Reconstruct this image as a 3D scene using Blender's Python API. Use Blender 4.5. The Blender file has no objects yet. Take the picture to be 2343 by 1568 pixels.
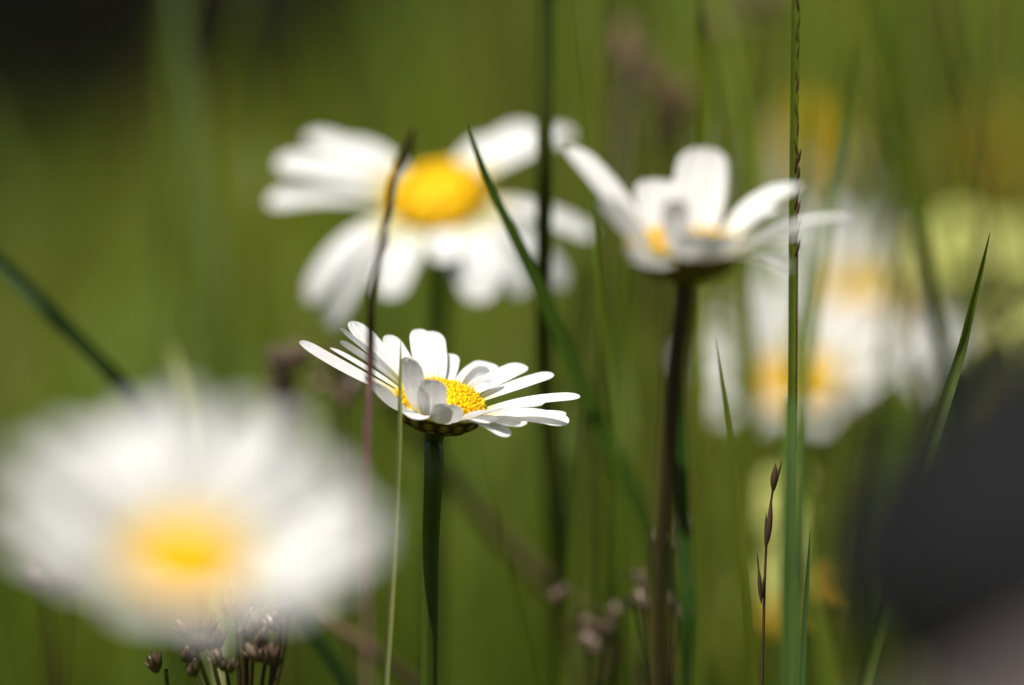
import bpy, math, random
import numpy as np
from mathutils import Vector, Matrix

random.seed(7)
rng = np.random.default_rng(7)
S = bpy.context.scene
COL = S.collection

# ------------------------------------------------------------------ camera
PITCH = math.radians(8.0)
CAM = Vector((0.0, 0.0, 0.495))
FOCUS = 1.40
LENS, SENSOR = 200.0, 23.5
cam = bpy.data.cameras.new('camera')
camo = bpy.data.objects.new('camera', cam)
COL.objects.link(camo)
camo.location = CAM
camo.rotation_euler = (math.radians(90) - PITCH, 0, 0)
cam.lens = LENS
cam.sensor_width = SENSOR
cam.sensor_fit = 'HORIZONTAL'
cam.clip_start = 0.05
cam.clip_end = 500
cam.dof.use_dof = True
cam.dof.focus_distance = FOCUS
cam.dof.aperture_fstop = 5.6
S.camera = camo

# ------------------------------------------------------------------ light
SUN_EL, SUN_AZ = math.radians(72), math.radians(-130)     # azimuth from +Y, negative = towards -X
w = bpy.data.worlds.new('World')
S.world = w
w.use_nodes = True
nt = w.node_tree
bg = nt.nodes['Background']
sky = nt.nodes.new('ShaderNodeTexSky')
sky.sky_type = 'NISHITA'
sky.sun_disc = False
sky.sun_elevation = SUN_EL
sky.sun_rotation = SUN_AZ
nt.links.new(sky.outputs['Color'], bg.inputs['Color'])
bg.inputs['Strength'].default_value = 0.06
sky.dust_density = 3.0
sky.air_density = 0.8
sl = bpy.data.lights.new('sun', 'SUN')
sl.energy = 4.4
sl.angle = math.radians(0.5)
sl.color = (1.0, 0.95, 0.87)
so = bpy.data.objects.new('sun', sl)
COL.objects.link(so)
sd = Vector((math.sin(SUN_AZ) * math.cos(SUN_EL), math.cos(SUN_AZ) * math.cos(SUN_EL), math.sin(SUN_EL)))
so.rotation_euler = (-sd).to_track_quat('-Z', 'Y').to_euler()
so.location = sd * 5

S.view_settings.view_transform = 'Standard'
S.view_settings.look = 'None'
S.view_settings.gamma = 1
S.view_settings.exposure = 0.52
S.cycles.max_bounces = 10
S.cycles.transmission_bounces = 6
S.cycles.use_denoising = True

# ------------------------------------------------------------------ camera rays to points in the meadow
RX = Vector((1, 0, 0))
FW = Vector((0, math.cos(PITCH), -math.sin(PITCH)))
UP = Vector((0, math.sin(PITCH), math.cos(PITCH)))
K = SENSOR / LENS / 2342.0


def P(x, y, d):
    x, y, d = float(x), float(y), float(d)
    return CAM + d * (FW + (x - 1171) * K * RX - (y - 784) * K * UP)


def Z1(x, y):                                   # close-up measuring grid over the sharp daisy
    return 635.0 + x * .3098, 695.6 + y * .3098


def cam_dir(r, u, toward):
    return (RX * r + UP * u - FW * toward).normalized()


# ------------------------------------------------------------------ materials
def new_mat(name):
    m = bpy.data.materials.new(name)
    m.use_nodes = True
    n = m.node_tree
    for x in list(n.nodes):
        n.nodes.remove(x)
    out = n.nodes.new('ShaderNodeOutputMaterial')
    return m, n, out


def N(n, t, **kw):
    x = n.nodes.new(t)
    for k, v in kw.items():
        x.inputs[k].default_value = v
    return x


def leafy(name, a, b, trans=0.4, tcol=None, rough=0.45, scale=60, stretch=(1, 1, .12), attr=None, spec=.18, bump=0.0):
    m, n, out = new_mat(name)
    tc = n.nodes.new('ShaderNodeTexCoord')
    mp = n.nodes.new('ShaderNodeMapping')
    mp.inputs['Scale'].default_value = stretch
    n.links.new(tc.outputs['Object'], mp.inputs['Vector'])
    nz = N(n, 'ShaderNodeTexNoise', Scale=scale, Detail=4.0)
    n.links.new(mp.outputs[0], nz.inputs['Vector'])
    cr = n.nodes.new('ShaderNodeValToRGB')
    cr.color_ramp.elements[0].position = .32
    cr.color_ramp.elements[1].position = .68
    cr.color_ramp.elements[0].color = (*a, 1)
    cr.color_ramp.elements[1].color = (*b, 1)
    n.links.new(nz.outputs['Fac'], cr.inputs['Fac'])
    colour = cr.outputs['Color']
    if attr:
        at = n.nodes.new('ShaderNodeAttribute')
        at.attribute_name = attr
        mx = n.nodes.new('ShaderNodeMix')
        mx.data_type = 'RGBA'
        mx.blend_type = 'MULTIPLY'
        mx.inputs[0].default_value = 1
        n.links.new(colour, mx.inputs[6])
        n.links.new(at.outputs['Color'], mx.inputs[7])
        colour = mx.outputs[2]
    pb = n.nodes.new('ShaderNodeBsdfPrincipled')
    pb.inputs['Roughness'].default_value = rough
    pb.inputs['Specular IOR Level'].default_value = spec
    n.links.new(colour, pb.inputs['Base Color'])
    if bump:
        bp = N(n, 'ShaderNodeBump', Strength=bump, Distance=.0005)
        n.links.new(nz.outputs['Fac'], bp.inputs['Height'])
        n.links.new(bp.outputs[0], pb.inputs['Normal'])
    if trans > 0:
        tr = n.nodes.new('ShaderNodeBsdfTranslucent')
        if tcol:
            mt = n.nodes.new('ShaderNodeMix')
            mt.data_type = 'RGBA'
            mt.blend_type = 'MULTIPLY'
            mt.inputs[0].default_value = 1
            n.links.new(colour, mt.inputs[6])
            mt.inputs[7].default_value = (*tcol, 1)
            n.links.new(mt.outputs[2], tr.inputs['Color'])
        else:
            n.links.new(colour, tr.inputs['Color'])
        ms = n.nodes.new('ShaderNodeMixShader')
        ms.inputs[0].default_value = trans
        n.links.new(pb.outputs[0], ms.inputs[1])
        n.links.new(tr.outputs[0], ms.inputs[2])
        n.links.new(ms.outputs[0], out.inputs['Surface'])
    else:
        n.links.new(pb.outputs[0], out.inputs['Surface'])
    return m


M = {}
M['petal'] = leafy('white_petal', (.80, .80, .78), (.86, .86, .85), trans=.33, rough=.6, scale=900, stretch=(1, 1, 1), spec=.15)


def add_veins(m):
    n = m.node_tree
    at = n.nodes.new('ShaderNodeAttribute')
    at.attribute_name = 'vein'
    mp = n.nodes.new('ShaderNodeMapping')
    mp.inputs['Scale'].default_value = (11, 1.1, 3)
    n.links.new(at.outputs['Vector'], mp.inputs['Vector'])
    nz = N(n, 'ShaderNodeTexNoise', Scale=1.6, Detail=3.0)
    n.links.new(mp.outputs[0], nz.inputs['Vector'])
    bp = N(n, 'ShaderNodeBump', Strength=.4, Distance=.0006)
    n.links.new(nz.outputs['Fac'], bp.inputs['Height'])
    sp = n.nodes.new('ShaderNodeSeparateColor')
    n.links.new(at.outputs['Color'], sp.inputs['Color'])
    mr = n.nodes.new('ShaderNodeMapRange')
    mr.inputs['From Min'].default_value = .22
    mr.inputs['From Max'].default_value = .03
    n.links.new(sp.outputs['Green'], mr.inputs['Value'])
    mx = n.nodes.new('ShaderNodeMix')
    mx.data_type = 'RGBA'
    n.links.new(mr.outputs['Result'], mx.inputs[0])
    cr = [x for x in n.nodes if x.type == 'VALTORGB'][0]
    n.links.new(cr.outputs['Color'], mx.inputs[6])
    mx.inputs[7].default_value = (.74, .66, .22, 1)
    for x in n.nodes:
        if x.type == 'BSDF_PRINCIPLED':
            n.links.new(mx.outputs[2], x.inputs['Base Color'])
        if x.type == 'BSDF_TRANSLUCENT':
            n.links.new(mx.outputs[2], x.inputs['Color'])
    for x in n.nodes:
        if x.type in ('BSDF_PRINCIPLED', 'BSDF_TRANSLUCENT'):
            n.links.new(bp.outputs[0], x.inputs['Normal'])


add_veins(M['petal'])
M['disc'] = leafy('yellow_disc', (.86, .53, .003), (.93, .63, .006), trans=.15, rough=.65, scale=1500, stretch=(1, 1, 1), spec=.2)
M['calyx'] = leafy('calyx_bract', (.9, .9, .9), (1, 1, 1), trans=.4, rough=.55, scale=700, stretch=(1, 1, 1), attr='tint', spec=.25)
M['stem'] = leafy('daisy_stem', (.045, .075, .008), (.075, .115, .013), trans=.1, rough=.4, scale=350, stretch=(1, 1, .06), bump=.3)
M['dark_stem'] = leafy('dark_stem', (.034, .052, .004), (.050, .070, .006), trans=.05, rough=.45, scale=350, stretch=(1, 1, .06))
M['brown_stem'] = leafy('brown_stem', (.042, .030, .010), (.056, .044, .012), trans=.05, rough=.5, scale=350, stretch=(1, 1, .06))
M['blade'] = leafy('green_blade', (.075, .115, .007), (.105, .150, .009), trans=.42, tcol=(1.3, 1.25, .55), rough=.55, scale=500, stretch=(1, 1, .04), bump=.2)
M['teal_blade'] = leafy('bluish_blade', (.058, .100, .036), (.082, .130, .045), trans=.3, tcol=(1.1, 1.2, .6), rough=.55, scale=500, stretch=(1, 1, .04))
M['deep_blade'] = leafy('deep_green_blade', (.048, .098, .026), (.068, .122, .034), trans=.25, tcol=(1.2, 1.2, .5), rough=.45, scale=500, stretch=(1, 1, .04), spec=.04)
M['dark_blade'] = leafy('dark_green_blade', (.018, .045, .007), (.026, .058, .009), trans=.25, tcol=(1.2, 1.2, .5), rough=.6, scale=500, stretch=(1, 1, .04), spec=.03)
M['yellow_blade'] = leafy('yellowish_blade', (.11, .15, .014), (.15, .18, .018), trans=.42, tcol=(1.3, 1.2, .5), rough=.45, scale=500, stretch=(1, 1, .04))
M['sheath'] = leafy('grass_sheath', (.085, .125, .008), (.13, .17, .012), trans=.3, tcol=(1.2, 1.2, .5), rough=.45, scale=900, stretch=(1, 1, .03), bump=.3)
M['pale_stem'] = leafy('pale_stem', (.26, .29, .09), (.34, .35, .12), trans=.5, rough=.45, scale=500, stretch=(1, 1, .05), bump=.3)
M['purple'] = leafy('purple_stem', (.075, .032, .030), (.11, .05, .04), trans=.15, rough=.5, scale=500, stretch=(1, 1, .1))
M['spikelet'] = leafy('brown_spikelet', (.060, .036, .018), (.11, .062, .030), trans=.25, rough=.5, scale=900, stretch=(1, 1, .3))
M['green_spikelet'] = leafy('green_spikelet', (.10, .13, .02), (.14, .16, .03), trans=.3, rough=.5, scale=900, stretch=(1, 1, .3))
M['capsule'] = leafy('seed_capsule', (.13, .085, .05), (.26, .18, .12), trans=.25, rough=.35, scale=700, stretch=(1, 1, .4), spec=.6)
M['dark_capsule'] = leafy('dark_capsule', (.06, .05, .02), (.15, .08, .05), trans=.15, rough=.4, scale=700, stretch=(1, 1, .4), spec=.5)
M['pink_capsule'] = leafy('pinkish_seed_capsule', (.26, .17, .10), (.36, .24, .15), trans=.35, rough=.5, scale=700, stretch=(1, 1, .4))
M['straw'] = leafy('dry_straw', (.15, .11, .05), (.21, .16, .08), trans=.2, rough=.55, scale=300, stretch=(1, 1, .3))
M['cream'] = leafy('cream_yellow_petal', (.66, .68, .20), (.72, .74, .27), trans=.25, rough=.6, scale=900, stretch=(1, 1, 1))
M['ochre'] = leafy('ochre_petal', (.62, .40, .03), (.70, .48, .05), trans=.4, rough=.6, scale=900, stretch=(1, 1, 1))
M['grass'] = leafy('meadow_grass', (.85, .85, .85), (1.1, 1.1, 1.1), trans=.45, tcol=(1.25, 1.2, .6), rough=.45, scale=3, stretch=(1, 1, 1), attr='tint', spec=.25)


def earth(name, a, b, scale, rough=.9, bump=.6, dist=.01, c=None):
    m, n, out = new_mat(name)
    tc = n.nodes.new('ShaderNodeTexCoord')
    nz = N(n, 'ShaderNodeTexNoise', Scale=scale, Detail=9.0, Roughness=.65)
    n.links.new(tc.outputs['Object'], nz.inputs['Vector'])
    cr = n.nodes.new('ShaderNodeValToRGB')
    cr.color_ramp.elements[0].position = .35
    cr.color_ramp.elements[1].position = .7
    cr.color_ramp.elements[0].color = (*a, 1)
    cr.color_ramp.elements[1].color = (*b, 1)
    n.links.new(nz.outputs['Fac'], cr.inputs['Fac'])
    pb = N(n, 'ShaderNodeBsdfPrincipled', Roughness=rough)
    pb.inputs['Specular IOR Level'].default_value = .05
    n.links.new(cr.outputs[0], pb.inputs['Base Color'])
    bp = N(n, 'ShaderNodeBump', Strength=bump, Distance=dist)
    n2 = N(n, 'ShaderNodeTexNoise', Scale=scale * 6, Detail=6.0)
    n.links.new(tc.outputs['Object'], n2.inputs['Vector'])
    n.links.new(n2.outputs['Fac'], bp.inputs['Height'])
    n.links.new(bp.outputs[0], pb.inputs['Normal'])
    n.links.new(pb.outputs[0], out.inputs['Surface'])
    return m


M['soil'] = earth('meadow_soil', (.05, .055, .014), (.09, .085, .022), 5)
M['rock'] = earth('dark_rock', (.006, .006, .0063), (.013, .013, .0135), 14)
M['pale_rock'] = earth('pale_rock', (.15, .125, .12), (.22, .18, .175), 16)
M['bark'] = earth('dark_bark', (.045, .036, .028), (.085, .066, .050), 12, dist=.02)
M['wood'] = earth('cut_wood', (.14, .09, .05), (.22, .15, .09), 10)


# ------------------------------------------------------------------ object helpers
def mesh_obj(name, verts, faces, mat, root=None, parent=None, smooth=True, tints=None, veins=None):
    """verts in world space; the object is placed at root (a Vector) and parented to parent."""
    root = root or Vector((0, 0, 0))
    me = bpy.data.meshes.new(name)
    me.from_pydata([tuple(Vector(v) - root) for v in verts], [], faces)
    if smooth:
        me.polygons.foreach_set('use_smooth', [True] * len(me.polygons))
    if tints is not None:
        at = me.color_attributes.new('tint', 'FLOAT_COLOR', 'POINT')
        at.data.foreach_set('color', np.array(tints, dtype=np.float32).ravel())
    if veins is not None:
        at = me.color_attributes.new('vein', 'FLOAT_COLOR', 'POINT')
        at.data.foreach_set('color', np.array(veins, dtype=np.float32).ravel())
    me.materials.append(mat)
    me.update()
    o = bpy.data.objects.new(name, me)
    COL.objects.link(o)
    if parent is None:
        o.location = root
    else:
        o.parent = parent
    return o


def thing(name, label, cat, loc, group=None):
    o = bpy.data.objects.new(name, None)
    o.empty_display_size = .02
    o.location = loc
    COL.objects.link(o)
    tag(o, label, cat, group)
    return o


def tag(o, label, cat, group=None):
    o['label'] = label
    o['category'] = cat
    if group:
        o['group'] = group
    return o


def smooth_path(pts, n=8):
    pts = [Vector(p) for p in pts]
    if len(pts) == 2:
        return [pts[0].lerp(pts[1], i / n) for i in range(n + 1)]
    h = [max(1e-6, (pts[i + 1] - pts[i]).length) for i in range(len(pts) - 1)]
    v = [(pts[i + 1] - pts[i]) / h[i] for i in range(len(h))]
    m = [v[0]] + [(v[i - 1] * h[i] + v[i] * h[i - 1]) / (h[i - 1] + h[i]) for i in range(1, len(h))] + [v[-1]]
    out = []
    for i in range(len(h)):
        for j in range(n):
            t = j / n
            out.append(pts[i] * (2 * t ** 3 - 3 * t * t + 1) + m[i] * (h[i] * (t ** 3 - 2 * t * t + t)) + pts[i + 1] * (3 * t * t - 2 * t ** 3) + m[i + 1] * (h[i] * (t ** 3 - t * t)))
    out.append(pts[-1])
    return out


def interp(vals, n):
    x = np.linspace(0, len(vals) - 1, n)
    return np.interp(x, np.arange(len(vals)), vals)


class Geo:
    def __init__(self):
        self.v, self.f, self.t = [], [], []

    def add(self, v, f, tint=None):
        b = len(self.v)
        self.v += [Vector(x) for x in v]
        self.f += [tuple(b + i for i in q) for q in f]
        if tint is not None:
            self.t += (tint if len(tint) == len(v) and not isinstance(tint[0], (int, float)) else [tint] * len(v))

    def build(self, name, mat, root, parent=None, smooth=True):
        return mesh_obj(name, self.v, self.f, mat, root, parent, smooth, self.t if self.t else None)


def tube(pts, radii, seg=10, ribs=0, ribamp=.06, n=8):
    c = smooth_path(pts, n)
    r = interp(radii, len(c))
    V, F = [], []
    ref = Vector((0, 1, 0))
    for i, p in enumerate(c):
        t = (c[min(i + 1, len(c) - 1)] - c[max(i - 1, 0)]).normalized()
        a = t.cross(ref)
        if a.length < 1e-4:
            a = t.cross(Vector((1, 0, 0)))
        a.normalize()
        b = t.cross(a).normalized()
        for k in range(seg):
            th = 2 * math.pi * k / seg
            rr = r[i] * (1 + (ribamp * math.cos(ribs * th) if ribs else 0))
            V.append(p + a * math.cos(th) * rr + b * math.sin(th) * rr)
    m = len(c)
    for i in range(m - 1):
        for k in range(seg):
            k2 = (k + 1) % seg
            F.append((i * seg + k, i * seg + k2, (i + 1) * seg + k2, (i + 1) * seg + k))
    F.append(tuple(range(seg)))
    F.append(tuple((m - 1) * seg + k for k in reversed(range(seg))))
    return V, F


def ribbon(pts, widths, side=None, twist=(0, 0), fold=.25, n=8):
    """A grass blade: seven points across, folded along its midrib and lightly grooved."""
    c = smooth_path(pts, n)
    wd = interp(widths, len(c))
    tw = interp(twist, len(c))
    side = side or RX
    V, F = [], []
    U = [-1, -.66, -.33, 0, .33, .66, 1]
    for i, p in enumerate(c):
        t = (c[min(i + 1, len(c) - 1)] - c[max(i - 1, 0)]).normalized()
        s = (side - t * side.dot(t)).normalized()
        s = Matrix.Rotation(tw[i], 3, t) @ s
        nn = t.cross(s).normalized()
        for j, u in enumerate(U):
            groove = .03 if j in (1, 5) else 0
            V.append(p + s * (u * wd[i] / 2) + nn * ((abs(u) * fold - groove) * wd[i] / 2))
    k = len(U)
    for i in range(len(c) - 1):
        for j in range(k - 1):
            F.append((i * k + j, i * k + j + 1, (i + 1) * k + j + 1, (i + 1) * k + j))
    return V, F


def ground_path(px, drift=(0, 0)):
    """Pixels with depth, top to bottom, then on down to the soil."""
    pts = [P(*q) for q in px]
    a, b = pts[-2], pts[-1]
    dx = (b - a) / max(1e-6, abs(b.z - a.z))
    h = b.z
    if h > 0.012:
        pts.append(Vector((b.x + dx.x * h * .35 + drift[0] * .5, b.y + dx.y * h * .35 + drift[1] * .5, h * .5)))
        pts.append(Vector((b.x + dx.x * h * .5 + drift[0], b.y + dx.y * h * .5 + drift[1], -.004)))
    return pts


def grass_blade(px, widths, label, mat='blade', twist=(0, 0), fold=.25, drift=(0, 0), group='grass blades standing among the daisies', name='grass_blade', cat='grass blade'):
    pts = ground_path(px, drift)
    wl = [x / 1000 for x in widths]
    wl = list(interp(wl, len(px))) + [wl[-1]] * (len(pts) - len(px))
    root = pts[-1].copy()
    root.z = 0
    V, F = ribbon(pts, wl, twist=twist, fold=fold)
    o = mesh_obj(name, V, F, M[mat], root)
    return tag(o, label, cat, group)


# ------------------------------------------------------------------ daisy
def petal_geo(base, tip, axis, center, width, arch=.06, cup=.18, tw=0.0, seed=0, n=16, base_dir=None, tipw=.9):
    r = random.Random(seed)
    L = (tip - base).length
    d = (tip - base).normalized()
    an = axis - d * axis.dot(d)
    if an.length < .15:
        rad = (base - center)
        an = -(rad - d * rad.dot(d))
    an.normalize()
    rad = base - center
    rad = (rad - axis * rad.dot(axis)).normalized()
    p1 = base + (tip - base) * .33 + an * arch * L
    p2 = base + (tip - base) * .68 + an * arch * L
    if base_dir is not None:
        p1 = base + base_dir * .33 * L
    tan0 = axis.cross(rad).normalized()
    U = np.linspace(-1, 1, 13)
    ts = 1 - (1 - np.linspace(0, 1, n)) ** 1.6
    V, F = [], []
    notch = [r.uniform(.0, .035) for _ in range(3)]
    skew = r.uniform(-.05, .05)
    for t in ts:
        a = (1 - t)
        c = base * a ** 3 + p1 * 3 * a * a * t + p2 * 3 * a * t * t + tip * t ** 3
        tg = ((p1 - base) * a * a + (p2 - p1) * 2 * a * t + (tip - p2) * t * t).normalized()
        s = (tan0 - tg * tan0.dot(tg))
        if s.length < .05:
            s = tg.cross(axis)
        s.normalize()
        s = Matrix.Rotation(tw, 3, tg) @ s
        nn = tg.cross(s)
        if nn.dot(an) < 0:
            nn = -nn
        prof = .42 + .58 * math.sin(min(1, t / .62) * math.pi / 2) ** .8
        if t > .62:
            prof *= 1 - (1 - tipw) * (t - .62) / .38
        endt = .80
        if t > endt:
            q = (t - endt) / (1 - endt)
            prof *= math.sqrt(max(0.0, 1 - q ** 2.6)) * .985 + .015
        for u in U:
            g = .022 * math.cos(u * math.pi * 2.5) * min(1, t * 3) * (1 - t * .4)
            back = 0
            if t > .8:
                for k, uc in enumerate((-.5, 0, .5)):
                    back += notch[k] * math.exp(-((u - uc) / .16) ** 2) * ((t - .8) / .2) ** 2
            pt = c + s * (u * width / 2 * prof + skew * width * math.sin(t * 3)) + nn * (cup * width * .5 * (u * u - .35) * (1 - .3 * t) * prof + g * width)
            V.append(pt - tg * back * L)
    k = len(U)
    for i in range(n - 1):
        for j in range(k - 1):
            F.append((i * k + j, i * k + j + 1, (i + 1) * k + j + 1, (i + 1) * k + j))
    return V, F


def frame_of(axis):
    a = axis.cross(Vector((0, 1, 0)))
    if a.length < .05:
        a = axis.cross(Vector((1, 0, 0)))
    a.normalize()
    b = axis.cross(a).normalized()
    return a, b


def blob(center, axis, ra, rh, seg=7, rings=5, power=1.0):
    """A small pointed egg standing along axis."""
    a, b = frame_of(axis)
    V, F = [], []
    for i in range(rings + 1):
        t = i / rings
        rr = ra * math.sin(math.pi * min(.999, max(.001, t ** power)))
        for k in range(seg):
            th = 2 * math.pi * k / seg
            V.append(center + axis * (t * rh) + a * rr * math.cos(th) + b * rr * math.sin(th))
    for i in range(rings):
        for k in range(seg):
            k2 = (k + 1) % seg
            F.append((i * seg + k, i * seg + k2, (i + 1) * seg + k2, (i + 1) * seg + k))
    return V, F


def disc_geo(C, axis, R, H, nub=220, seed=1):
    r = random.Random(seed)
    g = Geo()
    a, b = frame_of(axis)
    rings, seg = 10, 40
    V, F = [], []
    for i in range(rings + 1):
        q = i / rings
        rr = R * math.sin(q * math.pi / 2)
        hh = H * math.cos(q * math.pi / 2) - .12 * H * math.exp(-(q / .28) ** 2)
        for k in range(seg):
            th = 2 * math.pi * k / seg
            V.append(C + axis * hh + a * rr * math.cos(th) + b * rr * math.sin(th))
    for i in range(rings):
        for k in range(seg):
            k2 = (k + 1) % seg
            F.append((i * seg + k, (i + 1) * seg + k, (i + 1) * seg + k2, i * seg + k2))
    g.add(V, F)
    for i in range(nub):
        q = math.sqrt((i + .5) / nub)
        th = i * 2.39996 + r.uniform(-.12, .12)
        q = min(1, max(.01, q + r.uniform(-.02, .02)))
        ang = q * math.pi / 2 * .98
        rr = R * math.sin(ang)
        hh = H * math.cos(ang) - .12 * H * math.exp(-(q / .28) ** 2)
        p = C + axis * hh + (a * math.cos(th) + b * math.sin(th)) * rr
        nr = (axis * math.cos(ang) * R + (a * math.cos(th) + b * math.sin(th)) * math.sin(ang) * H * .8).normalized()
        nr = (nr + Vector((r.uniform(-.2, .2), r.uniform(-.2, .2), r.uniform(-.2, .2)))).normalized()
        sz = R * (.050 + .035 * q) * r.uniform(.65, 1.25) * math.sqrt(220 / nub)
        V, F = blob(p - nr * sz * .8, nr, sz, sz * (2.2 + 1.3 * q * r.uniform(.4, 1.3)), 6, 4, .8)
        g.add(V, F)
    return g


def calyx_geo(C, axis, R, D, seed=1):
    """Bowl of overlapping bracts with brown margins under the head."""
    g = Geo()
    a, b = frame_of(axis)
    seg, rings = 30, 6
    V, F, T = [], [], []
    for i in range(rings + 1):
        q = i / rings
        rr = R * (1 - (1 - q) ** 2.2) * .98 + .0011 * (1 - q)
        hh = -D * (1 - q) ** .9
        for k in range(seg):
            th = 2 * math.pi * k / seg
            V.append(C + axis * hh + (a * math.cos(th) + b * math.sin(th)) * rr)
            T.append((.20, .20, .02, 1))
    for i in range(rings):
        for k in range(seg):
            k2 = (k + 1) % seg
            F.append((i * seg + k, (i + 1) * seg + k, (i + 1) * seg + k2, i * seg + k2))
    g.add(V, F, T)
    for layer, (q0, q1, cnt, lift) in enumerate(((.0, .45, 11, .00045), (.15, .72, 15, .0003), (.4, 1.04, 18, .00018))):
        for j in range(cnt):
            th0 = 2 * math.pi * (j + .5 * layer) / cnt
            wid = 2 * math.pi / cnt * .62
            V, T = [], []
            for i in range(7):
                t = i / 6
                q = q0 + (q1 - q0) * t
                wv = wid * (.75 + .35 * math.sin(t * math.pi * .8)) * math.sqrt(max(0, 1 - t ** 4))
                for u in (-1, -.62, -.2, .2, .62, 1):
                    th = th0 + u * wv
                    qq = min(q, 1)
                    rr = R * (1 - (1 - qq) ** 2.2) * .98 + .0011 * (1 - qq) + lift + .00012 * (1 - abs(u)) + max(0, q - 1) * R
                    hh = -D * (1 - qq) ** .9
                    V.append(C + axis * (hh - lift * .6) + (a * math.cos(th) + b * math.sin(th)) * rr)
                    edge = abs(u) > .9 or t > .93
                    T.append((.022, .010, .004, 1) if edge else ((.10, .075, .010, 1) if abs(u) > .5 else (.34, .30, .03, 1)))
            F = []
            for i in range(6):
                for k in range(5):
                    F.append((i * 6 + k, i * 6 + k + 1, (i + 1) * 6 + k + 1, (i + 1) * 6 + k))
            g.add(V, F, T)
    return g


def solve_tip(x, y, d, C, axis, R, L, side, drop=0):
    """Where along the ray through (x, y) a petal of length L ends, behind (+) or in front (-) of the head."""
    best, bt = 1e9, None
    for i in range(121):
        off = i / 120 * .024 * (1 if side > 0 else -1)
        t = P(x, y, d + off)
        rad = t - C
        rad = rad - axis * rad.dot(axis)
        if rad.length < 1e-5:
            continue
        b = C + rad.normalized() * R
        e = abs((t - b).length - L)
        if e < best:
            best, bt = e, (t, b)
    return bt


def daisy(label, center_px, d, axis, R, H, petals, stem_px, stem_r, stem_mat='stem', calyxD=.0045, nub=220, seed=1, drift=(0, 0), group='oxeye daisies growing in the meadow'):
    C = P(*center_px, d)
    pts = [C - axis * calyxD * .96, C - axis * (calyxD + .003)] + ground_path(stem_px, drift)
    root = pts[-1].copy()
    root.z = 0
    th = thing('oxeye_daisy', label, 'daisy', root, group)
    rr = [stem_r * 1.0] * 3 + [stem_r * .88] * (len(pts) - 3)
    V, F = tube(pts, rr, 20, ribs=7, ribamp=.07)
    mesh_obj('stem', V, F, M[stem_mat], root, th)
    calyx_geo(C, axis, R * 1.02, calyxD, seed).build('calyx', M['calyx'], root, th)
    disc_geo(C + axis * .0003, axis, R * .97, H, nub, seed).build('flower_disc', M['disc'], root, th)
    a, b = frame_of(axis)
    for i, p in enumerate(petals):
        if p[0] == 'px':
            _, x, y, side, L, W, kw = p
            kw = dict(kw)
            bz = kw.pop('base', None)
            t, bs = solve_tip(x, y, d, C, axis, R * .93, L, side)
            if bz is not None:
                bs = C + (a * math.cos(bz) + b * math.sin(bz)) * R * .93
            bs = bs - axis * .0002 * (i % 3)
        else:
            _, phi, e, L, W, kw = p
            kw = dict(kw)
            rad = a * math.cos(phi) + b * math.sin(phi)
            bs = C + rad * R * .93 - axis * .0003 * (i % 3)
            t = bs + (rad * math.cos(e) + axis * math.sin(e)) * L + rad.cross(axis) * L * random.Random(seed * 31 + i).uniform(-.1, .1)
        V, F = petal_geo(bs, t, axis, C, W, seed=seed * 100 + i, **kw)
        vn = [((q % 13) / 12.0, (q // 13) / 15.0, (seed * 17 + i) * .37 % 5.0, 1) for q in range(len(V))]
        mesh_obj('petal', V, F, M['petal'], root, th, veins=vn)
    return th


def radial_petals(n, e, L, W, seed, arch=.08, ev=.12, skip=(), back=0.0, front=0.0):
    r = random.Random(seed)
    out = []
    for i in range(n):
        if i in skip:
            continue
        out.append(('pol', 2 * math.pi * i / n + r.uniform(-.1, .1), e - back * math.sin(2 * math.pi * i / n) + r.uniform(-ev, ev), L * r.uniform(.88, 1.08) * (1 - front * max(0, math.sin(2 * math.pi * i / n))), W * r.uniform(.85, 1.12),
                    dict(arch=arch + r.uniform(-.04, .05), cup=r.uniform(-.05, .25), tw=r.uniform(-.25, .25))))
    return out


# ------------------------------------------------------------------ the setting
def build_ground():
    xs = np.concatenate([np.linspace(-60, -4, 14), np.linspace(-3.6, 3.6, 60), np.linspace(4, 60, 14)])
    ys = np.concatenate([np.linspace(-20, -1, 8), np.linspace(-.8, 9, 80), np.linspace(10, 120, 20)])
    V, F = [], []
    for y in ys:
        for x in xs:
            z = .006 * math.sin(x * 5.1 + y * 2.3) + .005 * math.sin(x * 2.2 - y * 4.7) - .006
            V.append((x, y, z))
    k = len(xs)
    for j in range(len(ys) - 1):
        for i in range(k - 1):
            F.append((j * k + i, j * k + i + 1, (j + 1) * k + i + 1, (j + 1) * k + i))
    o = mesh_obj('ground', V, F, M['soil'])
    o['kind'] = 'structure'


build_ground()


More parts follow.
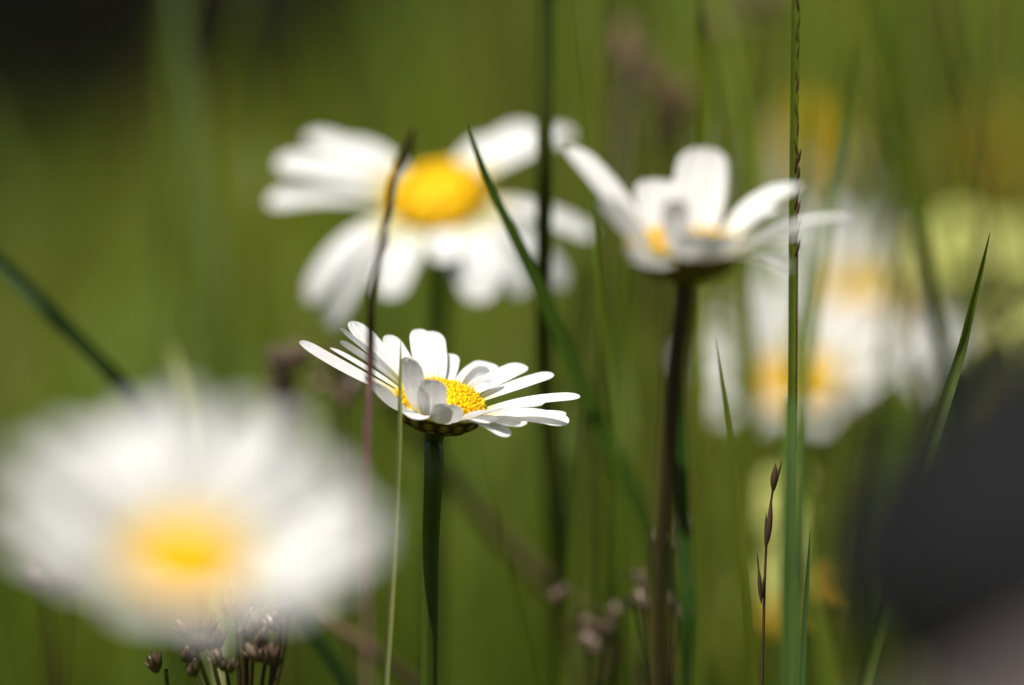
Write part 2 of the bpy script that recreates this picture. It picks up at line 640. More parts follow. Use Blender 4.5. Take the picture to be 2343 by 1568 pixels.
def build_grass():
    zones = [  # y0, y1, half width at y0 / y1, count, hmin, hmax, width
        (0.25, 1.30, .55, .60, 2600, .05, .13, .0028),
        (1.30, 1.95, .60, .70, 3800, .06, .14, .0030),
        (1.95, 3.20, .62, .85, 15000, .08, .20, .0036),
        (3.20, 5.20, .85, 1.2, 22000, .08, .19, .0042),
        (5.20, 10.0, 1.3, 2.2, 14000, .10, .22, .0070),
        (1.70, 3.40, .26, .42, 620, .22, .46, .0032),
        (1.58, 1.95, .055, .07, 14, .30, .47, .0026),
        (1.48, 1.78, .052, .058, 26, .28, .47, .0013),
    ]
    VV, FF, TT = [], [], []
    base = 0
    for zi, (y0, y1, w0, w1, cnt, h0, h1, wid) in enumerate(zones):
        u = rng.random(cnt)
        y = y0 + (y1 - y0) * u
        x = (rng.random(cnt) * 2 - 1) * (w0 + (w1 - w0) * u) + (.078 if zi >= 6 else .17 if zi == 5 else 0)
        h = h0 + (h1 - h0) * rng.random(cnt) ** 1.3
        lim = np.where(y < 2.4, .495 - y * math.tan(math.radians(10.25)) - .012, 9)
        if zi < 3:
            h = np.minimum(h, np.maximum(.03, lim))
        low = (x < -.04) & (y > 1.9) & (y < 3.5)      # shorter turf in front of the log
        h = np.where(low, np.minimum(h, .160 + .05 * rng.random(cnt)), h)
        ang = rng.random(cnt) * 2 * math.pi
        lean = (.15 + .5 * rng.random(cnt)) * h * (1 if zi < 5 else .3)
        dx, dy = np.cos(ang) * lean, np.sin(ang) * lean
        sa = ang + math.pi / 2 + rng.normal(0, .5, cnt)
        sx, sy = np.cos(sa), np.sin(sa)
        wv = wid * (.7 + .6 * rng.random(cnt))
        V = np.zeros((cnt, 9, 3))
        for i, t in enumerate((0, .35, .68, .9)):
            ww = wv * (1 - .15 * t - .5 * t ** 3) / 2
            px = x + dx * t ** 1.8
            py = y + dy * t ** 1.8
            pz = h * t * (1 - .12 * t * t)
            V[:, i * 2, 0], V[:, i * 2, 1], V[:, i * 2, 2] = px - sx * ww, py - sy * ww, pz
            V[:, i * 2 + 1, 0], V[:, i * 2 + 1, 1], V[:, i * 2 + 1, 2] = px + sx * ww, py + sy * ww, pz
        V[:, 8, 0], V[:, 8, 1], V[:, 8, 2] = x + dx, y + dy, h * .9
        V[:, :2, 2] = -.012
        # colour of each blade: greens, yellow greens and some straw, in drifts
        drift = .5 + .25 * np.sin(x * 17 + y * 2.7) + .25 * np.sin(x * 9.1 - y * 3.9 + 1.3)
        dry = (rng.random(cnt) < .06 + .10 * drift)
        k = (.75 + .5 * rng.random(cnt)) if zi < 5 else (.25 + 1.5 * rng.random(cnt) ** 1.5)
        c = np.stack([.150 * k + .095 * drift, .226 * k + .080 * drift, .030 * k], 1)
        c[dry] = np.stack([.26 * k[dry], .20 * k[dry], .07 * k[dry]], 1)
        T = np.ones((cnt, 9, 4))
        T[:, :, :3] = c[:, None, :]
        b = base + np.arange(cnt)[:, None] * 9
        q = np.array([[0, 1, 3, 2], [2, 3, 5, 4], [4, 5, 7, 6]])
        for r_ in q:
            FF.append((b + r_[None, :]))
        FF.append(np.concatenate([b + 6, b + 7, b + 8, np.full_like(b, -1)], 1))
        VV.append(V.reshape(-1, 3))
        TT.append(T.reshape(-1, 4))
        base += cnt * 9
    V = np.concatenate(VV)
    F = np.concatenate(FF)
    me = bpy.data.meshes.new('grass')
    me.vertices.add(len(V))
    me.vertices.foreach_set('co', V.astype(np.float32).ravel())
    tri = F[:, 3] < 0
    tot = np.where(tri, 3, 4)
    start = np.concatenate([[0], np.cumsum(tot)[:-1]])
    loops = F.ravel()
    loops = loops[loops >= 0]
    me.loops.add(len(loops))
    me.loops.foreach_set('vertex_index', loops.astype(np.int32))
    me.polygons.add(len(F))
    me.polygons.foreach_set('loop_start', start.astype(np.int32))
    me.polygons.foreach_set('use_smooth', np.ones(len(F), dtype=bool))
    me.update(calc_edges=True)
    at = me.color_attributes.new('tint', 'FLOAT_COLOR', 'POINT')
    at.data.foreach_set('color', np.concatenate(TT).astype(np.float32).ravel())
    me.materials.append(M['grass'])
    o = bpy.data.objects.new('grass', me)
    COL.objects.link(o)
    o['kind'] = 'stuff'
    o['label'] = 'meadow grass covering the ground behind and between the flowers'


build_grass()


def boulder(name, c, rad, mat, label, seed, amp=.05, lean=0.0, power=3.0):
    r = random.Random(seed)
    ph = [(Vector((r.uniform(-1, 1), r.uniform(-1, 1), r.uniform(-1, 1))) * f, r.uniform(0, 6.28), a) for f in (2.2, 3.7, 6.5, 11, 19) for a in (1 / f, 1 / f)]
    V, F = [], []
    nu, nv = 96, 60
    for j in range(nv + 1):
        th = math.pi * j / nv
        for i in range(nu):
            p = 2 * math.pi * i / nu
            n = Vector((math.sin(th) * math.cos(p), math.sin(th) * math.sin(p), math.cos(th)))
            h = math.sqrt(n.x * n.x + n.y * n.y)
            k = (h ** power + abs(n.z) ** power) ** (-1 / power)
            k *= 1 + amp * sum(a * 2.2 * math.sin(f.dot(n) + q) for f, q, a in ph)
            q = Vector((c[0] + n.x * rad[0] * k, c[1] + n.y * rad[1] * k, c[2] + n.z * rad[2] * k))
            q.x -= lean * (q.z - c[2])
            q.z = max(q.z, -.01)
            V.append(q)
    for j in range(nv):
        for i in range(nu):
            i2 = (i + 1) % nu
            F.append((j * nu + i, (j + 1) * nu + i, (j + 1) * nu + i2, j * nu + i2))
    o = mesh_obj(name, V, F, mat, Vector((c[0], c[1], 0)))
    tag(o, label, 'rock')
    return o


def leaning_rock():
    """A rock standing in the grass: elliptical sections stacked along a leaning, overhanging side."""
    d0 = .93
    prof = [P(x, y, d0) for x, y in ((2760, 560), (2560, 690), (2342, 840), (2170, 975), (2020, 1095), (1928, 1208), (1896, 1300), (1910, 1385), (1972, 1475), (2110, 1590), (2260, 1760))]
    pts = [(p.z, p.x) for p in reversed(prof)]
    pts = [(-.012, .10), (.10, .088), (.20, .078), (.255, .070)] + pts
    zs, xs = [q[0] for q in pts], [q[1] for q in pts]
    zt = zs[-1] + .006
    yc = .925
    r = random.Random(3)
    V, F = [], []
    nz, nu = 90, 80
    for k in range(nz + 1):
        z = zs[0] + (zt - zs[0]) * (1 - (1 - k / nz) ** 1.5)
        xl = float(np.interp(z, zs, xs))
        f = math.sqrt(max(0.0, 1 - (max(0, z - .20) / (zt - .20)) ** 2.4))
        xr = .16 + .16 * f
        xr = max(xr, xl + .002)
        ry = .015 + .10 * f
        if k == nz:
            ry = .001
        for q in range(nu):
            t = 2 * math.pi * q / nu
            n = .0022 * math.sin(3 * t + z * 31) + .0016 * math.sin(7 * t - z * 70) + .0012 * math.sin(13 * t + z * 120) + .0008 * math.sin(23 * t + z * 260)
            c, s_ = math.cos(t), math.sin(t)
            V.append(((xl + xr) / 2 + ((xr - xl) / 2 + n * (1 + .6 * c)) * c, yc + (ry + n) * s_, z))
    for k in range(nz):
        for q in range(nu):
            q2 = (q + 1) % nu
            F.append((k * nu + q, k * nu + q2, (k + 1) * nu + q2, (k + 1) * nu + q))
    F.append(tuple(nz * nu + q for q in range(nu)))
    o = mesh_obj('boulder', V, F, M['rock'], Vector((.2, yc, 0)))
    tag(o, 'large dark grey boulder, blurred, leaning over the grass beside the flowers', 'rock')


leaning_rock()
boulder('pale_stone', (.074, .60, .13), (.090, .05, .2475), M['pale_rock'], 'pale pinkish grey upright stone in front of the dark boulder, extremely blurred', 5, .03)


def build_log():
    a, b = Vector((-.505, 2.72, .155)), Vector((-.205, 3.65, .155))
    root = Vector((a.x, a.y, 0))
    th = thing('fallen_log', 'dark brown fallen log lying in the grass far behind the daisies', 'log', root)
    r = random.Random(4)
    ax = (b - a).normalized()
    s = ax.cross(Vector((0, 0, 1))).normalized()
    u = s.cross(ax)
    V, F = [], []
    nr, seg = 60, 40
    for i in range(nr + 1):
        c = a.lerp(b, i / nr)
        for k in range(seg):
            t = 2 * math.pi * k / seg
            rr = .20 + .012 * math.sin(t * 3 + i * .2) + .007 * math.sin(t * 11 + i * .5) + r.uniform(-.003, .003) + .01 * math.sin(i * .33)
            V.append(c + (s * math.cos(t) + u * math.sin(t)) * rr)
    for i in range(nr):
        for k in range(seg):
            k2 = (k + 1) % seg
            F.append((i * seg + k, i * seg + k2, (i + 1) * seg + k2, (i + 1) * seg + k))
    mesh_obj('bark', V, F, M['bark'], root, th)
    for i, sgn in ((0, -1), (nr, 1)):
        ring = V[i * seg:(i + 1) * seg]
        c = (a if i == 0 else b) + ax * sgn * .004
        VV = [c] + [p + ax * sgn * .001 for p in ring]
        FF = [(0, 1 + k, 1 + (k + 1) % seg) for k in range(seg)]
        mesh_obj('cut_end', VV, FF, M['wood'], root, th)


build_log()

# ------------------------------------------------------------------ daisies
# the sharp daisy
FA = cam_dir(.155, .90, .40)
fp = []


def fpx(x, y, side, L, W, **kw):
    X, Y = Z1(x, y)
    fp.append(('px', X, Y, side, L / 1000, W * 1.14 / 1000, kw))


fpx(160, 280, +1, 14, 3.6, arch=-.03, cup=.3)
fpx(390, 325, +1, 14.5, 3.0, arch=.02, tw=.3)
fpx(460, 285, +1, 15, 2.6, arch=.03, tw=.9, cup=.4)
fpx(465, 192, +1, 16, 3.0, arch=.03, tw=.75, cup=.4)
fpx(548, 130, +1, 17, 4.6, arch=-.02, cup=.15, tw=.15)
fpx(818, 230, +1, 15, 3.2, arch=-.02)
fpx(1050, 185, +1, 15, 3.6, arch=-.02, cup=.1)
fpx(1148, 202, +1, 15.5, 3.8, arch=-.02, cup=.1)
fpx(1290, 370, +1, 14, 2.6, arch=.0)
fpx(1570, 437, +1, 14, 4.0, arch=.05)
fpx(1825, 452, +1, 14.5, 3.4, arch=.04)
fpx(1600, 560, +1, 9, 3.6, arch=.22, cup=.6, tw=.5)
fpx(1675, 640, +1, 8, 3.4, arch=.25, cup=.7)
fpx(2035, 515, +1, 15, 2.7, arch=.03)
fpx(2235, 685, -1, 16, 3.0, arch=.05)
fpx(1950, 748, -1, 15, 5.0, arch=.08, cup=.25)
fpx(1730, 785, -1, 13.5, 4.4, arch=.08, cup=.25)
fpx(2130, 818, -1, 15.5, 2.8, arch=.03)
fpx(2146, 885, -1, 15.5, 5.2, arch=.06, cup=.2)
fpx(1690, 985, -1, 13.5, 3.4, arch=.12, cup=.3)
fpx(1800, 905, -1, 14, 4.6, arch=.08, cup=.2)
fpx(1560, 880, -1, 10.5, 4.6, arch=.1, cup=.2)
fpx(1262, 742, -1, 10.5, 4.6, arch=-.12, cup=.25)
fpx(1158, 560, -1, 13, 4.2, arch=-.08, cup=.25)
fpx(978, 398, -1, 14.5, 3.9, arch=-.07, cup=.25)
fpx(1000, 850, -1, 11, 3.6, arch=.12)
fpx(706, 570, -1, 14, 6.0, arch=-.08, cup=.3)
FX, FY = Z1(1195, 745)
daisy('sharp white oxeye daisy in focus, cupped petals round a partly hidden yellow disc', (FX, FY), 1.40, FA, .0070, .0024, fp,
      [(991, 1040, 1.4005), (984, 1250, 1.402), (980, 1568, 1.404)], .00150, 'stem', calyxD=.0040, nub=620, seed=1)

# the daisy behind it, facing the viewer
bp_ = []


def bpx(x, y, side, L, W, **kw):
    bp_.append(('px', x, y, side, L / 1000, W * 1.03 / 1000, kw))


bpx(632, 372, +1, 22, 6.5, arch=.13, cup=-.1)
bpx(770, 335, +1, 19, 6.5, arch=.10)
bpx(612, 462, -1, 22, 6.0, arch=.14, cup=-.1)
bpx(705, 690, -1, 22, 6.5, arch=.20, cup=-.1)
bpx(700, 312, +1, 21, 4.6, arch=.13)
bpx(1150, 640, -1, 15, 4.6, arch=.12)
bpx(752, 745, -1, 23, 6.0, arch=.18, cup=-.1)
bpx(885, 680, -1, 17, 6.8, arch=.10)
bpx(1018, 600, -1, 12, 5.5, arch=.1)
bpx(1108, 690, -1, 18, 7.2, arch=.10)
bpx(1195, 675, -1, 18, 6.0, arch=.12)
bpx(1292, 655, -1, 20, 5.5, arch=.16)
bpx(1356, 540, -1, 20, 4.8, arch=.10)
bpx(1130, 318, +1, 17, 5.5, arch=.05)
bpx(1220, 290, +1, 20, 7.0, arch=.05)
bpx(1305, 300, +1, 23, 5.0, arch=.08)
daisy('white oxeye daisy with broad drooping petals and a domed yellow disc facing the viewer', (1003, 455), 1.60, cam_dir(-.08, .76, .64), .0083, .0030, bp_,
      [(1010, 640, 1.615), (1000, 900, 1.625), (990, 1568, 1.63)], .0017, 'stem', nub=200, seed=2)

# the side-on daisy on a brown stem
rp = []


def rpx(x, y, side, L, W, **kw):
    rp.append(('px', x, y, side, L / 1000, W * 1.25 / 1000, kw))


rpx(1498, 410, +1, 13, 6.2, arch=-.04, cup=.1)
rpx(1610, 338, +1, 17, 6.6, arch=-.05)
rpx(1545, 455, -1, 11, 3.6, arch=-.06, tw=.3)
rpx(1598, 530, -1, 9, 6.4, arch=-.28)
rpx(1655, 535, -1, 9, 5.0, arch=-.2)
rpx(1445, 560, -1, 7, 3.6, arch=-.2)
rpx(1828, 425, +1, 16, 6.4, arch=.14, cup=.3)
rpx(1770, 478, +1, 14, 5.0, arch=.10)
rpx(1715, 500, +1, 11, 5.0, arch=.05)
rpx(1945, 500, +1, 19, 4.8, arch=.09, cup=.3)
rpx(1850, 540, -1, 15, 4.6, arch=.10)
rpx(1800, 618, -1, 12, 4.0, arch=.14)
rpx(1478, 582, -1, 8, 4.8, arch=-.3)
rpx(1303, 335, +1, 22, 5.0, arch=.06, cup=.1)
rpx(1384, 455, -1, 13.0, 3.4, arch=.02, cup=.15, tw=.3)
daisy('white oxeye daisy seen from the side with sparse upright petals on a thick brown stem', (1566, 578), 1.30, cam_dir(.03, .985, .07), .0074, .0032, rp,
      [(1552, 760, 1.301), (1532, 1000, 1.304), (1508, 1350, 1.308), (1508, 1568, 1.31)], .00165, 'brown_stem', nub=160, seed=3)

# the big blurred daisy close to the camera
daisy('very blurred large white oxeye daisy closest to the viewer, above the brown woodrush heads', (424, 1298), 1.03, cam_dir(.03, .80, .60), .0062, .0026,
      radial_petals(23, .42, .0184, .0058, 12, back=.08, ev=.2, front=.34, skip=(3, 6, 8)), [(445, 1500, 1.042), (450, 1800, 1.05)], .0016, 'stem', nub=140, seed=4)

# blurred daisies further back
daisy('blurred white oxeye daisy with upright petals behind the tall spiked grass stem', (1832, 885), 1.86, cam_dir(-.10, .80, .55), .0080, .0045,
      radial_petals(19, .45, .0195, .0068, 21, skip=(8, 9)), [(1815, 1100, 1.85), (1810, 1500, 1.86)], .0017, nub=90, seed=5)
daisy('blurred white oxeye daisy next to the cream yellow flower cluster', (1978, 705), 1.92, cam_dir(.25, .55, .78), .0078, .0045,
      radial_petals(17, .05, .0195, .0066, 22, skip=(5, 6)), [(2000, 900, 1.93), (2010, 1400, 1.95)], .0017, nub=90, seed=6)
daisy('faint blurred oxeye daisy with a large orange yellow disc, highest of the far flowers', (1850, 345), 2.6, cam_dir(.05, .5, .86), .0082, .0036,
      radial_petals(17, -.6, .019, .0060, 23, skip=(9, 10, 11, 12, 13, 14, 15, 16)), [(1850, 600, 2.61), (1860, 1400, 2.63)], .0017, nub=90, seed=7)


# ------------------------------------------------------------------ tall stems and single blades
def bare_stem(px, r, label, mat, name='flower_stem', cat='stem', drift=(0, 0), group=None, seg=12):
    pts = ground_path(px, drift)
    root = pts[-1].copy()
    root.z = 0
    rr = [x / 1000 for x in r]
    V, F = tube(pts, rr, seg, ribs=5, ribamp=.05)
    o = mesh_obj(name, V, F, M[mat], root)
    return tag(o, label, cat, group)


bare_stem([(1249, -260, 1.50), (1247, 0, 1.50), (1244, 400, 1.50), (1242, 700, 1.515), (1250, 1000, 1.56), (1275, 1300, 1.60), (1290, 1568, 1.62)], [1.45, 1.5, 1.6],
          'thick dark green bare stem rising past the petals of the drooping daisy', 'dark_stem')


def spiked_stem():
    px = [(1822, -420, 1.41), (1820, 0, 1.41), (1816, 400, 1.41), (1813, 800, 1.41), (1811, 1000, 1.41), (1806, 1568, 1.412)]
    pts = ground_path(px)
    root = pts[-1].copy()
    root.z = 0
    th = thing('spiked_grass_stem', 'tall sharp upright grass stem with purple spikelets pressed to one side', 'grass stem', root)
    V, F = ribbon(pts, [.00125] * 2 + [.00145] * (len(pts) - 2), fold=.5, twist=(.2, -.1))
    mesh_obj('sheath', V, F, M['sheath'], root, th)
    V, F = tube([p + FW * .0004 + RX * .0003 for p in pts], [.00035, .0004], 8)
    mesh_obj('stem', V, F, M['blade'], root, th)
    r = random.Random(5)
    y = -60
    side = 1
    while y < 1000:
        d = 1.4092
        low = 380 < y < 600
        if 430 < y or y > 180:
            pass
        x0 = np.interp(y, [0, 400, 800, 1000], [1820, 1816, 1813, 1811])
        if y < 560:
            outw = (13 if 330 < y < 560 else 6) * r.uniform(.8, 1.1)
            base = P(x0 + r.uniform(2, 7), y + 40, d)
            tip = P(x0 + outw + (3 if side > 0 else -6), y - 6, d - .0004)
            mat = 'spikelet' if (y > 250 and r.random() < .8) or r.random() < .10 else 'green_spikelet'
            rad = .00019 if mat == 'spikelet' else .00022
            if 340 < y < 560:
                rad = .0003
        else:
            base = P(x0 + 8, y + 40, d)
            tip = P(x0 + 9.5, y - 10, d)
            mat, rad = 'spikelet', .00016
        dr = (tip - base)
        V, F = blob(base, dr.normalized(), rad, dr.length, 6, 7, .8)
        mesh_obj('spikelet', V, F, M[mat], root, th)
        y += r.uniform(15, 26) if y > 280 else r.uniform(26, 52)
        side = -side


spiked_stem()


def seed_stem():
    """Purple stem with a dark ear crossing in front of the sharp daisy."""
    px = [(930, 360, 1.318), (905, 400, 1.32), (888, 480, 1.325), (872, 560, 1.33), (852, 660, 1.34), (848, 780, 1.353), (846, 880, 1.352), (840, 1000, 1.335), (838, 1300, 1.30), (840, 1568, 1.275)]
    pts = ground_path(px)
    root = pts[-1].copy()
    root.z = 0
    th = thing('seeding_grass_stem', 'thin purple brown grass stem with a dark ear crossing in front of the sharp daisy', 'grass stem', root)
    V, F = tube(pts, [.0004, .0007, .0005, .00055, .0007, .0006, .0005, .0004, .0004], 8)
    mesh_obj('stem', V, F, M['purple'], root, th)
    for (a, b, rad) in (((912, 402, 1.319), (950, 285, 1.311), .00085), ((925, 372, 1.316), (938, 300, 1.315), .0007), ((903, 405, 1.319), (930, 330, 1.317), .0007), ((880, 540, 1.326), (905, 400, 1.321), .00055),
                        ((870, 585, 1.330), (886, 500, 1.323), .0006)):
        A, B = P(*a), P(*b)
        V, F = blob(A, (B - A).normalized(), rad, (B - A).length, 8, 8, .8)
        mesh_obj('spikelet', V, F, M['spikelet'], root, th)


seed_stem()

G = grass_blade
G([(917, 776, 1.385), (916, 860, 1.385), (914, 1000, 1.385), (905, 1200, 1.385), (893, 1400, 1.385), (881, 1568, 1.385)], [.12, .55, .85, 1.05, 1.1, 1.15],
  'sharp pale green rolled blade with a pointed tip just in front of the cupped daisy', 'pale_stem', twist=(.2, -.2), fold=.8)
G([(1070, 285, 1.43), (1085, 330, 1.435), (1115, 410, 1.44), (1160, 500, 1.45), (1230, 640, 1.465), (1300, 800, 1.49), (1380, 980, 1.52), (1470, 1170, 1.55), (1600, 1500, 1.58)], [.3, .9, 1.5, 2.1, 2.9, 3.5, 3.8, 3.8, 3.6],
  'long bluish green blade slanting down across the bare dark stem', 'deep_blade', twist=(.2, .2), fold=.35)
G([(-90, 520, 1.30), (0, 600, 1.30), (120, 712, 1.30), (270, 860, 1.305), (420, 1040, 1.31), (640, 1330, 1.32)], [2.0, 2.5, 3.0, 3.1, 3.1, 3.1],
  'blurred bluish green blade slanting down behind the large closest daisy', 'teal_blade', twist=(.3, .3), fold=.45)
G([(2264, 533, 1.40), (2245, 610, 1.40), (2222, 700, 1.40), (2195, 810, 1.40), (2150, 950, 1.395), (2100, 1110, 1.39), (2040, 1320, 1.385)], [.12, .8, 1.3, 1.75, 2.1, 2.3, 2.4],
  'sharp green blade with a fine reddish tip leaning against the cream flowers', 'blade', twist=(-.5, -.3), fold=.45)
G([(1637, 776, 1.42), (1648, 850, 1.42), (1664, 950, 1.42), (1684, 1100, 1.42), (1702, 1300, 1.42), (1722, 1568, 1.422)], [.1, .5, .9, 1.2, 1.6, 1.9],
  'yellow green narrow blade with a dry brown tip beside the thick brown stem', 'yellow_blade', twist=(.3, 0))
G([(1853, 1214, 1.395), (1848, 1300, 1.395), (1842, 1400, 1.395), (1834, 1568, 1.395)], [.08, .55, .8, .85], 'short dark needle-like blade beside the boulder', 'deep_blade', fold=.5)
G([(1815, 930, 1.323), (1812, 1050, 1.265), (1812, 1250, 1.26), (1810, 1568, 1.255)], [.6, 1.6, 2.0, 2.1], 'blurred grey green upright blade below the spiked stem', 'deep_blade', fold=.35)
G([(1552, 690, 1.34), (1556, 850, 1.335), (1562, 1050, 1.33), (1570, 1250, 1.325), (1577, 1400, 1.32), (1572, 1568, 1.32)], [.8, 1.6, 2.2, 2.5, 2.4, 1.8],
  'deep green blade standing right against the thick brown stem', 'dark_blade', fold=.6, twist=(.5, .3))
G([(1985, -60, 1.56), (2010, 60, 1.56), (2050, 240, 1.56), (2085, 400, 1.56), (2112, 560, 1.56), (2140, 720, 1.565), (2180, 900, 1.57), (2230, 1200, 1.58)], [1.6, 2.2, 2.6, 2.7, 2.6, 2.5, 2.5],
  'long olive green blade arching down in front of the cream flowers', 'blade', twist=(.2, .5))
G([(1945, 100, 1.60), (1925, 260, 1.60), (1900, 430, 1.60), (1885, 560, 1.59), (1862, 720, 1.58), (1842, 900, 1.57), (1830, 1150, 1.57)], [1.2, 2.2, 2.8, 2.8, 2.6, 2.4],
  'blurred green blade behind the spiked stem, bending past the side-on daisy', 'blade', twist=(.4, .8), fold=.5)
G([(1604, -80, 1.49), (1604, 60, 1.49), (1607, 180, 1.50), (1610, 330, 1.53), (1606, 600, 1.56), (1600, 1000, 1.58)], [1.0, 1.2, 1.3, 1.3, 1.3], 'slim green blade rising above the side-on daisy', 'blade')
G([(1598, 640, 1.56), (1600, 900, 1.55), (1598, 1200, 1.55), (1590, 1568, 1.55)], [1.6, 2.4, 2.6, 2.8], 'yellowish blurred blade standing behind the deep green one', 'yellow_blade')
G([(575, 160, 1.85), (578, 300, 1.85), (582, 480, 1.84), (590, 800, 1.84), (600, 1200, 1.84)], [1.6, 2.8, 3.4, 3.2, 3.0], 'bright green blurred blade beside the tip of the drooping petals', 'yellow_blade')
G([(388, 790, 1.60), (402, 830, 1.59), (418, 890, 1.58), (440, 1000, 1.57), (470, 1300, 1.55)], [.5, 1.6, 2.2, 2.4, 2.4], 'short pale green blade tip above the large blurred daisy', 'pale_stem')
for i, (pts, wd, mat, lab) in enumerate([
    ([(395, -40, 1.78), (430, 200, 1.77), (465, 460, 1.76), (500, 760, 1.75), (540, 1100, 1.75)], [1.5, 2.6, 2.6, 2.2], 'dark_stem', 'dark blurred grass stem leaning under the fallen log'),
    ([(370, 20, 1.95), (400, 220, 1.95), (440, 500, 1.94), (480, 800, 1.94)], [1.0, 1.6, 1.6], 'blade', 'blurred green blade close behind the dark leaning stem'),
    ([(560, -40, 1.90), (565, 250, 1.90), (572, 600, 1.90), (590, 1000, 1.90)], [1.4, 1.8, 2.0], 'dark_stem', 'dark blurred upright stalk behind the bright green blade'),
    ([(1490, -60, 1.72), (1450, 120, 1.72), (1420, 300, 1.71), (1395, 480, 1.70), (1360, 800, 1.70), (1330, 1200, 1.7)], [1.0, 1.5, 1.5, 1.5], 'brown_stem', 'brown blurred stalk slanting behind the side-on daisy'),
    ([(1460, -60, 1.80), (1440, 130, 1.80), (1400, 400, 1.80), (1370, 700, 1.8), (1360, 1100, 1.8)], [1.8, 2.4, 2.6, 2.8], 'blade', 'blurred green blade beside the slanting brown stalk'),
    ([(1700, 200, 1.75), (1690, 500, 1.75), (1700, 900, 1.74), (1710, 1400, 1.74)], [2.0, 3.0, 3.2], 'yellow_blade', 'yellow green blurred blade behind the petals of the side-on daisy'),
    ([(1440, 560, 1.66), (1425, 800, 1.66), (1420, 1100, 1.65), (1415, 1568, 1.65)], [2.0, 3.2, 3.4], 'blade', 'broad blurred green blade left of the thick brown stem'.replace('left of', 'behind')),
    ([(1330, 620, 1.62), (1310, 900, 1.62), (1300, 1200, 1.61), (1300, 1568, 1.60)], [1.4, 1.8, 2.0], 'dark_stem', 'dark green blurred stalk next to the bare thick stem'),
    ([(2260, 120, 1.95), (2140, 300, 1.95), (2050, 480, 1.94), (1960, 660, 1.93), (1900, 900, 1.93)], [1.0, 1.8, 2.0, 2.0], 'blade', 'blurred blade slanting from the cream flowers down to the spiked stem'),
    ([(1965, 150, 1.70), (2000, 300, 1.70), (2040, 430, 1.70), (2075, 600, 1.70), (2120, 900, 1.70)], [.8, 1.6, 1.8, 1.8], 'brown_stem', 'brownish blurred stalk crossing behind the long arching blade'),
]):
    G(pts, wd, lab, mat)

for pts, wd, mat, lab in (
    ([(1640, -60, 1.85), (1655, 150, 1.85), (1662, 420, 1.85), (1660, 900, 1.85)], [1.6, 2.0, 2.2], 'yellow_blade', 'pale yellow green blurred blade straight above the side-on daisy'),
    ([(1395, -60, 1.60), (1402, 200, 1.60), (1398, 500, 1.60), (1385, 900, 1.61), (1380, 1400, 1.62)], [.7, 1.0, 1.1, 1.1], 'brown_stem', 'thin brown blurred stalk between the drooping daisy and the side-on daisy'),
    ([(2330, 60, 2.0), (2240, 190, 2.0), (2120, 330, 2.0), (2000, 470, 2.0), (1900, 640, 2.0)], [.9, 1.3, 1.4, 1.4], 'brown_stem', 'brown blurred stalk slanting down from above the cream flowers'),
    ([(2085, -60, 1.75), (2060, 120, 1.75), (2045, 330, 1.75), (2040, 700, 1.75)], [1.8, 2.6, 2.6], 'blade', 'green blurred blade crossing the top of the long arching one'),
    ([(1740, -80, 1.66), (1725, 120, 1.66), (1718, 340, 1.66), (1722, 760, 1.66)], [1.1, 1.6, 1.7], 'yellow_blade', 'light green blurred blade beside the spiked stem, above the petals'),
    ([(1335, 900, 1.52), (1322, 1080, 1.52), (1305, 1300, 1.52), (1290, 1568, 1.52)], [.5, 1.3, 1.6, 1.7], 'blade', 'low green blurred blade tip in front of the bare dark stem'),
):
    G(pts, wd, lab, mat)

# dry straws
bare_stem([(880, 900, 1.62), (1000, 1060, 1.63), (1190, 1280, 1.64), (1420, 1500, 1.65)], [1.2, 1.6, 1.7], 'dry tan straw slanting through the grass under the sharp daisy', 'straw', name='dry_straw', cat='straw')
bare_stem([(640, 1330, 1.55), (720, 1400, 1.55), (820, 1470, 1.55), (960, 1580, 1.56)], [.9, 1.2, 1.3], 'dry tan straw leaning behind the woodrush heads', 'straw', name='dry_straw', cat='straw')


# ------------------------------------------------------------------ woodrush and small ears
def capsule_plant(label, stalks, d, size, root_px, mats=('capsule', 'dark_capsule'), seed=1, dens=4, stem_mat='brown_stem', stem_r=.0004, group='brown seeding woodrush plants'):
    """stalks: the pixel of each head; all meet in one stem."""
    r = random.Random(seed)
    j = P(root_px[0], root_px[1], d)
    root = Vector((j.x, j.y + .004, 0))
    th = thing('woodrush', label, 'woodrush', root, group)
    V, F = tube([j, Vector((j.x, j.y + .002, j.z * .5)), Vector((root.x, root.y, -.004))], [stem_r * 1.4, stem_r * 1.8], 8)
    mesh_obj('stem', V, F, M[stem_mat], root, th)
    for (x, y) in stalks:
        off = r.uniform(-.006, .006)
        h = P(x, y, d + off)
        mid = j.lerp(h, .55) + Vector((h.x - j.x, 0, 0)) * .12
        V, F = tube([h, mid, j], [stem_r * .8, stem_r, stem_r * 1.2], 7)
        mesh_obj('stalk', V, F, M[stem_mat], root, th)
        for k in range(dens):
            ax = (UP + RX * r.uniform(-.7, .7) + FW * r.uniform(-.6, .6)).normalized()
            s = size * r.uniform(.75, 1.2)
            o = RX * r.uniform(-.6, .6) * size + UP * r.uniform(-.9, .6) * size
            g = Geo()
            V, F = blob(h + o, ax, s * .42, s * 1.5, 9, 8, .75)
            g.add(V, F)
            a, b = frame_of(ax)
            for q in range(5):                      # pointed tepals round the capsule
                t = q * 2 * math.pi / 5
                rd = a * math.cos(t) + b * math.sin(t)
                V, F = blob(h + o + rd * s * .12, (ax + rd * .33).normalized(), s * .14, s * 1.45, 5, 5, .7)
                g.add(V, F)
            c = g.build('seed_capsule', M[mats[0] if r.random() < .6 else mats[1]], root, th)


